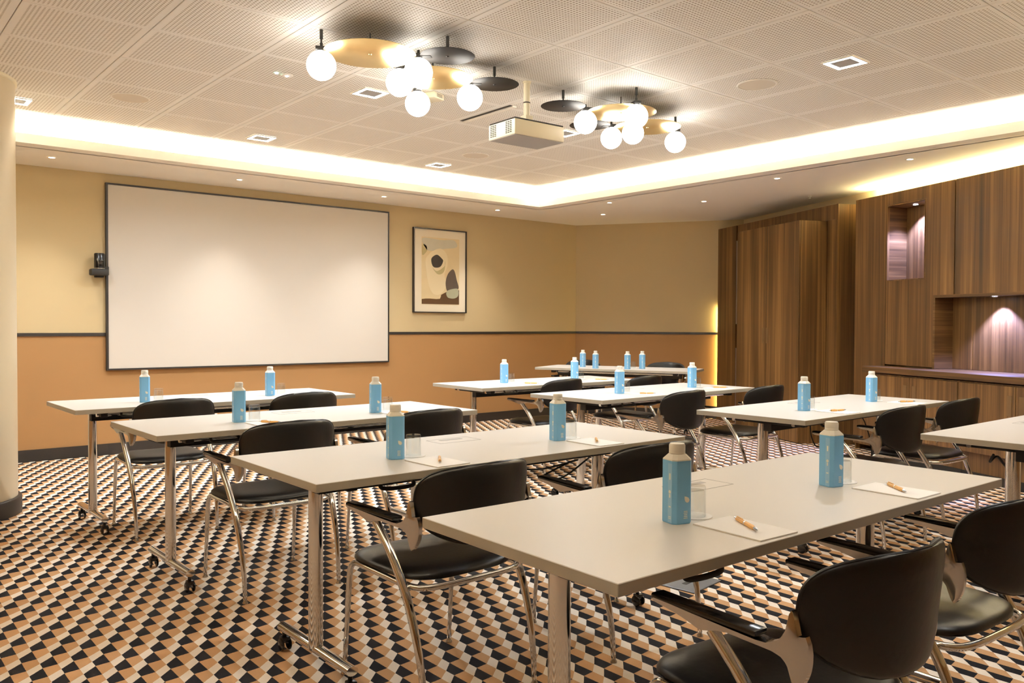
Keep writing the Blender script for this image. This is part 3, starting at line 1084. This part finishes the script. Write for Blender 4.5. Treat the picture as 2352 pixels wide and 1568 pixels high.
def make_chair(label):
    t = thing('armchair', label, 'chair', (0, 0, 0), 0, 'black chrome-framed chairs')
    # backrest shell
    nu, nv = 26, 18
    zc_, hz, wx = .667, .13, .232

    def surf(u, v, off):
        z = zc_ + hz * v
        # width by superellipse
        wv = (1 - abs(v) ** 3.9) ** (1 / 3.1)
        if v < 0:
            wv = (1 - abs(v) ** 2.6) ** (1 / 2.2) * (1 + .10 * v)
        x = wx * u * wv
        e_ = max(0.0, (1 - abs(u) ** 7)) ** .5 * max(0.0, (1 - abs(v) ** 7)) ** .5
        y = -.035 - .11 * (z - .55) + 2.05 * x * x + off * e_
        zz = z + .003 * (1 - u * u) * max(0, v)
        return (x, y, zz)
    vs_, fs = [], []
    for side in (-1, 1):
        for j in range(nv + 1):
            v = math.sin(PI / 2 * (-1 + 2 * j / nv))
            for i in range(nu + 1):
                u = math.sin(PI / 2 * (-1 + 2 * i / nu))
                vs_.append(surf(u, v, .016 * side))
    n1 = (nu + 1) * (nv + 1)
    for s_ in (0, 1):
        for j in range(nv):
            for i in range(nu):
                a = s_ * n1 + j * (nu + 1) + i
                fs.append((a, a + 1, a + nu + 2, a + nu + 1))
    bm = bmesh.new()
    bv = [bm.verts.new(q) for q in vs_]
    for q in fs:
        try:
            bm.faces.new([bv[i] for i in q])
        except ValueError:
            pass
    bmesh.ops.remove_doubles(bm, verts=bm.verts, dist=.0006)
    bm.verts.index_update()
    br = MB().add([q.co.copy() for q in bm.verts], [[q.index for q in fa.verts] for fa in bm.faces])
    bm.free()
    back = br.build('backrest', 'leather', t, True)
    for pl_ in back.data.polygons:
        pl_.use_smooth = True
    # piping round the rim
    rim = []
    for k in range(64):
        th = 2 * PI * k / 64
        v = math.sin(th)
        u = 1 if math.cos(th) >= 0 else -1
        if abs(math.cos(th)) < .25:
            u = math.cos(th) / .25
            v = math.copysign(.9995 * abs(v) ** .05, v)
        rim.append(surf(u, max(-1, min(1, v)), 0))
    MB().tube(rim, .0035, 6, closed=True).build('piping', 'leather', back, True)
    # seat
    nu, nv = 22, 22
    vs_, fs = [], []
    for side in (0, 1):
        for j in range(nv + 1):
            v = math.sin(PI / 2 * (-1 + 2 * j / nv))
            for i in range(nu + 1):
                u = math.sin(PI / 2 * (-1 + 2 * i / nu))
                wv = (1 - abs(v) ** 4.2) ** (1 / 3.2)
                x = .232 * u * wv * (1.0 + .02 * v)
                y = .285 + .235 * v
                e_ = max(0.0, (1 - abs(u) ** 6)) ** .5 * max(0.0, (1 - abs(v) ** 6)) ** .5
                zz = .425 + (.030 * e_ if side else -.012 * e_)
                if side:
                    zz += -.010 * math.exp(-((u * 1.3) ** 2 + (v * 1.3 + .2) ** 2)) + .004
                zz -= .018 * max(0, v - .55) ** 1.0 * 1.6
                vs_.append((x, y, zz))
    n1 = (nu + 1) * (nv + 1)
    for s_ in (0, 1):
        for j in range(nv):
            for i in range(nu):
                a = s_ * n1 + j * (nu + 1) + i
                fs.append((a, a + 1, a + nu + 2, a + nu + 1))
    bm = bmesh.new()
    bv = [bm.verts.new(q) for q in vs_]
    for q in fs:
        bm.faces.new([bv[i] for i in q])
    bmesh.ops.remove_doubles(bm, verts=bm.verts, dist=.005)
    bm.verts.index_update()
    st = MB().add([q.co.copy() for q in bm.verts], [[q.index for q in fa.verts] for fa in bm.faces])
    bm.free()
    seat = st.build('seat', 'leather', t, True)
    for pl_ in seat.data.polygons:
        pl_.use_smooth = True
    # seat rail
    zr = .408
    path = smooth_path([(-.222, .43, zr + .002), (-.224, .25, zr), (-.222, .12, zr - .002), (-.195, .062, zr - .003), (-.12, .045, zr - .004), (0, .042, zr - .004),
                        (.12, .045, zr - .004), (.195, .062, zr - .003), (.222, .12, zr - .002), (.224, .25, zr), (.222, .43, zr + .002)], 4)
    MB().tube(path, .0105, 10).build('seat_rail', 'chrome', t, True)
    for sx in (-1, 1):
        fl_ = smooth_path([(sx * .229, .497, .018), (sx * .227, .482, .20), (sx * .224, .470, .355), (sx * .223, .462, .388), (sx * .222, .443, .405), (sx * .222, .42, .410)], 4)
        L = MB().tube(fl_, [.0085] * 5 + [.0105] * (len(fl_) - 5), 10).build('leg', 'chrome', t, True)
        MB().lathe([(.013, 0), (.013, .004), (.007, .012), (.007, .02)], 14, M=Matrix.Translation((sx * .229, .4975, 0))).build('glide', 'silver', L, True)
        rl = smooth_path([(sx * .229, .003, .018), (sx * .230, .012, .12), (sx * .233, .032, .22), (sx * .236, .070, .33), (sx * .238, .108, .405), (sx * .242, .185, .51), (sx * .246, .262, .588)], 5)
        rad = [.009 + .0055 * min(1, i / (len(rl) * .55)) for i in range(len(rl))]
        L = MB().tube(rl, rad, 12).build('leg', 'chrome', t, True)
        MB().lathe([(.013, 0), (.013, .004), (.008, .012), (.008, .02)], 14, M=Matrix.Translation((sx * .229, .002, 0))).build('glide', 'silver', L, True)
        # link between rail and rear leg
        # cast arm with side plate
        prof = [(.425, .617), (.30, .614), (.135, .610), (.108, .613), (.085, .625), (.066, .648), (.052, .682), (.038, .684), (.018, .641), (-.002, .640),
                (-.012, .605), (-.008, .570), (.006, .545), (.022, .535), (.036, .545), (.050, .566), (.066, .583), (.10, .597), (.21, .601), (.258, .590), (.285, .584),
                (.31, .590), (.36, .601), (.42, .608)]
        prof = [(q[0] if q[0] > .075 else .030 + (q[0] + .012) * .045 / .087, q[1]) for q in prof]
        P_ = [Vector((q[0], q[1], 0)) for q in prof]
        out = []
        m = len(P_)
        for i in range(m):
            p0, p1, p2, p3 = P_[i - 1], P_[i], P_[(i + 1) % m], P_[(i + 2) % m]
            for kk in range(2):
                tt = kk / 2
                out.append(.5 * ((2 * p1) + (p2 - p0) * tt + (2 * p0 - 5 * p1 + 4 * p2 - p3) * tt * tt + (3 * p1 - p0 - 3 * p2 + p3) * tt ** 3))
        n_ = len(out)
        vs2, fs2 = [], []
        rings = [(-1.0, .90), (-.8, 1.0), (.8, 1.0), (1.0, .90)]
        cyc = Vector((.15, .605, 0))
        for (q_, sc2) in rings:
            for p_ in out:
                yy, zz = p_.x, p_.y
                # half thickness: wide on the arm, thin on the plate
                ht = .020 if yy > .14 else .008 + .012 * max(0, (yy - .05) / .09)
                cen = .243 if yy > .10 else min(.243, math.sqrt(max(0, yy + .064) / 2.05) + .013)
                inset = (1 - sc2) * .03
                dirv_ = Vector((max(-1, min(1, (yy - .15) / .2)), (zz - .603) / .05, 0))
                if dirv_.length > 1:
                    dirv_.normalize()
                vs2.append((sx * (cen + q_ * ht), yy - dirv_.x * inset, zz - dirv_.y * inset))
        for r_ in range(3):
            for i in range(n_):
                k2 = (i + 1) % n_
                fs2.append((r_ * n_ + i, r_ * n_ + k2, (r_ + 1) * n_ + k2, (r_ + 1) * n_ + i))
        fs2.append(tuple(range(n_)))
        fs2.append(tuple(range(3 * n_, 4 * n_)))
        arm = MB().add(vs2, fs2).build('armrest', 'aluminium', t, True)
        pd = MB().rbox(sx * .243 - .021, sx * .243 + .021, .135, .432, .613, .627, r=.006)
        pd.build('arm_pad', 'black_plastic', arm, True)
    return t


CH = [((1.685, .799), -5, 'nearest black chair in the foreground, seen from behind'),
      ((2.455, .831), -3, 'black chair at the bottom right frame edge with greenish seat sheen'),
      ((1.653, 2.123), 1, 'black chair between the two nearest tables, left one'),
      ((2.455, 2.06), -5, 'black chair whose back rises behind the left carton on the nearest table'),
      ((1.662, 3.55), 0, 'black chair left one at the table second from the whiteboard'),
      ((2.45, 3.58), 0, 'black chair whose back peeks out right of the second left-column table'),
      ((1.601, 4.964), -.7, 'black chair left one at the table under the whiteboard'),
      ((2.41, 4.94), 0, 'black chair right one at the table under the whiteboard'),
      ((4.527, 3.556), 1, 'black chair left one at the middle table of the right column'),
      ((5.40, 3.50), 0, 'black chair right one at the middle table, before the closet'),
      ((4.66, 4.90), 1.5, 'black chair left one at the farthest right-column table'),
      ((5.55, 4.80), 1, 'black chair right one at the farthest right-column table'),
      ((4.674, 2.147), -2, 'black chair left one at the table before the base cabinets'),
      ((5.427, 2.15), -2, 'black chair right one at the table before the base cabinets'),
      ((7.255, 7.31), 114.4, 'black chair behind the slanted corner table, left one'),
      ((7.605, 6.30), 114.4, 'black chair behind the slanted corner table, right one')]
ch0 = make_chair(CH[0][2])
for i, ((x, y), a, lb) in enumerate(CH):
    if i == 0:
        ch0.location = (x, y, 0)
        ch0.rotation_euler = (0, 0, R(a))
    else:
        dup(ch0, (x, y, 0), R(a), lb)

# ------------------------------------------------------------------ table settings
def make_bottle(label):
    t = thing('carton_bottle', label, 'bottle', (0, 0, 0), 0, 'blue carton water bottles')
    s_, c_ = .029, .009

    def ring(sz, ch_, z):
        a = sz
        return [(a, a - ch_), (a - ch_, a), (-a + ch_, a), (-a, a - ch_), (-a, -a + ch_), (-a + ch_, -a), (a - ch_, -a), (a, -a + ch_)], z

    def loft(rings, mb):
        vs_, fs = [], []
        for pts, z in rings:
            vs_ += [(x, y, z) for x, y in pts]
        n = len(rings[0][0])
        for j in range(len(rings) - 1):
            for i in range(n):
                k = (i + 1) % n
                fs.append((j * n + i, j * n + k, (j + 1) * n + k, (j + 1) * n + i))
        fs.append(tuple(range(n)))
        fs.append(tuple((len(rings) - 1) * n + i for i in range(n)))
        return mb.add(vs_, fs)

    loft([ring(s_ - .001, c_, 0), ring(s_, c_, .003), ring(s_, c_, .157)], MB()).build('body', 'bottle_blue', t)
    loft([ring(s_, c_, .1571), ring(s_ - .0005, c_, .160), ring(.0205, .009, .1705), ring(.0185, .0078, .172)], MB()).build('shoulder', 'bottle_white', t)
    cp = MB()
    prof = []
    cp.lathe([(.0180, .1715), (.0202, .173), (.0202, .178), (.0195, .179), (.0202, .180), (.0202, .193), (.018, .1975)], 28)
    cp.build('cap', 'bottle_white', t, True)
    # printed side strip, droplet emblem and small print (pale, illegible at this size)
    pr_ = MB()
    y = -s_ - .0004
    pr_.box(-s_ - .0005, -s_ - .0001, -s_ + c_, -s_ + c_ + .016, .004, .150)
    pr_.build('side_strip', 'bottle_pale', t)
    em = MB()
    x0 = -s_ - .0009

    def facex(yc, zc_, w_, h_):
        em.box(x0, x0 + .0003, yc - w_ / 2, yc + w_ / 2, zc_ - h_ / 2, zc_ + h_ / 2)
    yc = -s_ + c_ + .008
    facex(yc, .118, .005, .016)
    em.lathe([(.0045, 0), (.0045, .0003)], 14, M=Matrix.Translation((x0 + .0003, yc, .080)) @ Matrix.Rotation(-PI / 2, 4, 'Y'))
    facex(yc, .070, .004, .009)
    facex(yc, .043, .008, .003)
    facex(yc, .018, .010, .0015)
    facex(yc, .014, .010, .0015)
    # droplet on the front face
    dp = [(.0, .012), (.004, .007), (.0065, .001), (.005, -.005), (0, -.0075), (-.005, -.005), (-.0065, .001), (-.004, .007)]
    em.prism(dp, 0, .0004, M=Matrix.Translation((.010, y + .0001, .060)) @ RX @ Matrix.Rotation(R(40), 4, 'Z'))
    for k in range(5):
        wd = .012 - .001 * (k % 3)
        em.box(.006 - wd / 2, .006 + wd / 2, y, y + .0003, .014 + k * .0042, .0158 + k * .0042)
    em.build('printed_marks', 'bottle_white', t)['kind'] = 'stuff'
    return t


def make_glass(label):
    t = thing('water_glass', label, 'glass', (0, 0, 0), 0, 'upturned water glasses')
    MB().lathe([(.0285, .0), (.0262, .0), (.0245, .066), (.001, .068)][::-1] + [], 32, cap=False)
    vs_ = MB()
    prof = [(.001, .078), (.0262, .078), (.0275, .075), (.0285, .0), (.0268, .0), (.0255, .062), (.024, .066), (.001, .066)]
    vs_.lathe(prof, 36, cap=False)
    vs_.build('tumbler', 'clear_glass', t, True)
    return t


def make_coaster(label):
    o_ = MB().lathe([(.0445, 0), (.045, .0008), (.0445, .0016)], 40).build('coaster', 'paper')
    return tag(o_, label, 'coaster', 'round paper coasters')


def make_pad(label):
    t = thing('notepad', label, 'notepad', (0, 0, 0), 0, 'white notepads')
    MB().box(-.071, .071, -.1, .1, 0, .0022).build('sheets', 'paper', t)
    MB().box(-.071, .071, -.1, .1, -.0010, -.0001).build('backing_card', 'grille_cloth', t)
    return t


def make_pen(label):
    t = thing('ballpoint_pen', label, 'pen', (0, 0, 0), 0, 'bamboo ballpoint pens')
    M_ = Matrix.Translation((-.065, 0, .0055)) @ Matrix.Rotation(PI / 2, 4, 'Y')
    MB().lathe([(.005, .014), (.0052, .03), (.0052, .06)], 14, M=M_).build('barrel', 'bamboo', t, True)
    MB().lathe([(.0054, .060), (.0054, .064)], 14, M=M_).build('ring', 'silver', t, True)
    MB().lathe([(.0052, .064), (.0055, .10), (.0045, .114)], 14, M=M_).build('grip', 'bamboo', t, True)
    MB().lathe([(.0044, .114), (.0025, .126), (.0008, .132)], 12, M=M_).build('tip', 'silver', t, True)
    MB().lathe([(.0025, 0), (.0025, .014)], 10, M=M_).build('plunger', 'silver', t, True)
    MB().box(-.050, -.018, -.0015, .0015, .0112, .0124).build('clip', 'bamboo', t)
    return t


# (table, bottle world x, y, phrase)
ST = [('T1', 1.635, 1.309, 'nearest table, left setting'), ('T1', 2.383, 1.313, 'nearest table, right setting'),
      ('T2', 1.602, 2.581, 'second left-column table, left setting'), ('T2', 2.402, 2.571, 'second left-column table, right setting'),
      ('T3', 1.588, 4.021, 'third left-column table, left setting'), ('T3', 2.351, 3.996, 'third left-column table, right setting'),
      ('T4', 1.53, 5.377, 'table closest to whiteboard, left setting'), ('T4', 2.333, 5.357, 'table closest to whiteboard, right setting'),
      ('T5', 4.383, 4.051, 'middle right-column table, left setting'), ('T5', 5.271, 4.101, 'middle right-column table, right setting'),
      ('T6', 4.368, 2.591, 'table before base cabinets, left setting'), ('T6', 5.248, 2.634, 'table before base cabinets, right setting'),
      ('T8', 4.391, 5.365, 'farthest right-column table, left setting'), ('T8', 5.198, 5.353, 'farthest right-column table, right setting')]
PEN_ROT = {'T1': 60, 'T2': 236, 'T3': 120, 'T4': 40, 'T5': 150, 'T6': 165, 'T8': 140}
b0 = g0 = c0 = n0 = p0_ = None
for i, (k, x, y, ph_) in enumerate(ST):
    ta = R(TABLES[k][2])
    y += .02
    x += .012
    rot = ta + R(-14 + 3 * math.sin(i * 2.1))
    if b0 is None:
        b0 = make_bottle('')
        g0 = make_glass('')
        c0 = make_coaster('')
        n0 = make_pad('')
        p0_ = make_pen('')
        mk = lambda o_, loc, rz_, lb: (setattr(o_, 'location', loc), setattr(o_, 'rotation_euler', (0, 0, rz_)), o_.__setitem__('label', lb))
    else:
        mk = lambda o_, loc, rz_, lb: dup(o_, loc, rz_, lb)
    ca, sa = math.cos(ta), math.sin(ta)
    off = lambda dx, dy: (x + ca * dx - sa * dy, y + sa * dx + ca * dy)
    mk(b0, (x, y, TZ), rot, 'blue carton water bottle, ' + ph_)
    gx, gy = off(.086, .012)
    mk(c0, (gx, gy, TZ + .0002), 0, 'white paper coaster under glass, ' + ph_)
    mk(g0, (gx, gy, TZ + .0019), i * .7, 'upturned clear glass, ' + ph_)
    # pad keeps to the front edge of the table
    dx, dy = x - TABLES[k][0], y - TABLES[k][1]
    lx_, ly_ = ca * dx + sa * dy, -sa * dx + ca * dy
    px, py = tpos(k, lx_ + .075, .112)
    mk(n0, (px, py, TZ + .0012), ta + R((i * 37 % 5) - 2), 'white notepad, ' + ph_)
    px, py = tpos(k, lx_ + .092, .120)
    mk(p0_, (px, py, TZ + .0036), ta + R(PEN_ROT[k] + 180 - (i % 2) * 9), 'bamboo pen on notepad, ' + ph_)

# slanted corner table: cartons and glasses
lab9 = ['blue carton bottle on slanted corner table, leftmost', 'blue carton bottle on slanted corner table, second from left',
        'blue carton bottle on slanted corner table, third from left', 'blue carton bottle on slanted corner table, rightmost']
for (lx_, ly_), lb in zip([(.46, .33), (.70, .10), (1.06, .14), (1.18, .30)], lab9):
    px, py = tpos('T9', lx_, ly_)
    dup(b0, (px, py, TZ), R(20), lb)
for (lx_, ly_), lb in zip([(.36, .35), (1.05, .38)], ['on slanted corner table, left one', 'on slanted corner table, right one']):
    px, py = tpos('T9', lx_, ly_)
    dup(c0, (px, py, TZ + .0002), 0, 'white paper coaster under glass ' + lb)
    dup(g0, (px, py, TZ + .0019), 0, 'upturned clear glass ' + lb)

# ------------------------------------------------------------------ cables and floor box
def cable(name, label, pts, r=.004):
    t = MB().tube(smooth_path(pts, 6), r, 6).build(name, 'rubber', smooth=True)
    return tag(t, label, 'cable')


cx_, cy_ = tpos('T2', 1.34, .36)
cable('power_cable', 'tangled black power cable hanging under the second left-column table',
      [(cx_ - .25, cy_, .641), (cx_ - .18, cy_ - .03, .62), (cx_ - .02, cy_ + .04, .60), (cx_ + .10, cy_ - .02, .63), (cx_ + .02, cy_ - .06, .635), (cx_ - .10, cy_, .57),
       (cx_ + .06, cy_ + .03, .55), (cx_ + .18, cy_, .62), (cx_ + .16, cy_ - .04, .641)])
cx_, cy_ = tpos('T6', .75, .34)
cable('power_cable', 'black power cable looping under the table before the base cabinets',
      [(cx_ - .10, cy_, .641), (cx_ - .09, cy_, .58), (cx_ - .05, cy_, .52), (cx_, cy_, .50), (cx_ + .07, cy_, .52), (cx_ + .10, cy_, .58), (cx_ + .12, cy_, .641)])
cx_, cy_ = tpos('T6', 1.35, .34)
cable('power_cable', 'black power cable dropping to the floor under the right end of that table',
      [(cx_ - .06, cy_, .641), (cx_ - .02, cy_, .60), (cx_ + .05, cy_, .48), (cx_ + .12, cy_ + .02, .30), (cx_ + .13, cy_ + .05, .10), (cx_ + .16, cy_ + .12, .010), (cx_ + .30, cy_ + .30, .007)])
cx_, cy_ = tpos('T7', .45, .5)
cable('power_cable', 'black cable with plug hanging under the table at right frame edge',
      [(cx_ - .12, cy_, .641), (cx_ - .08, cy_ + .03, .60), (cx_ - .02, cy_ + .02, .62), (cx_ + .06, cy_, .56), (cx_ + .1, cy_ - .02, .60), (cx_ + .14, cy_ - .02, .641)], .006)
cx_, cy_ = tpos('T1', 1.2, .36)
cable('power_cable', 'thin black cable sagging under the right half of the nearest table',
      [(cx_ - .16, cy_, .641), (cx_ - .05, cy_, .64), (cx_ + .05, cy_, .63), (cx_ + .16, cy_, .636), (cx_ + .2, cy_, .641)])
fb = thing('floor_box', 'flat grey metal floor socket box in the carpet under the nearest table', 'floor box', (3.2, 2.50, 0), R(8))
MB().rbox(-.13, .13, -.10, .10, 0, .006, r=.002).build('lid', 'floor_box', fb)
MB().box(-.05, .05, -.012, .012, .006, .0075).build('flap', 'disc_black', fb)
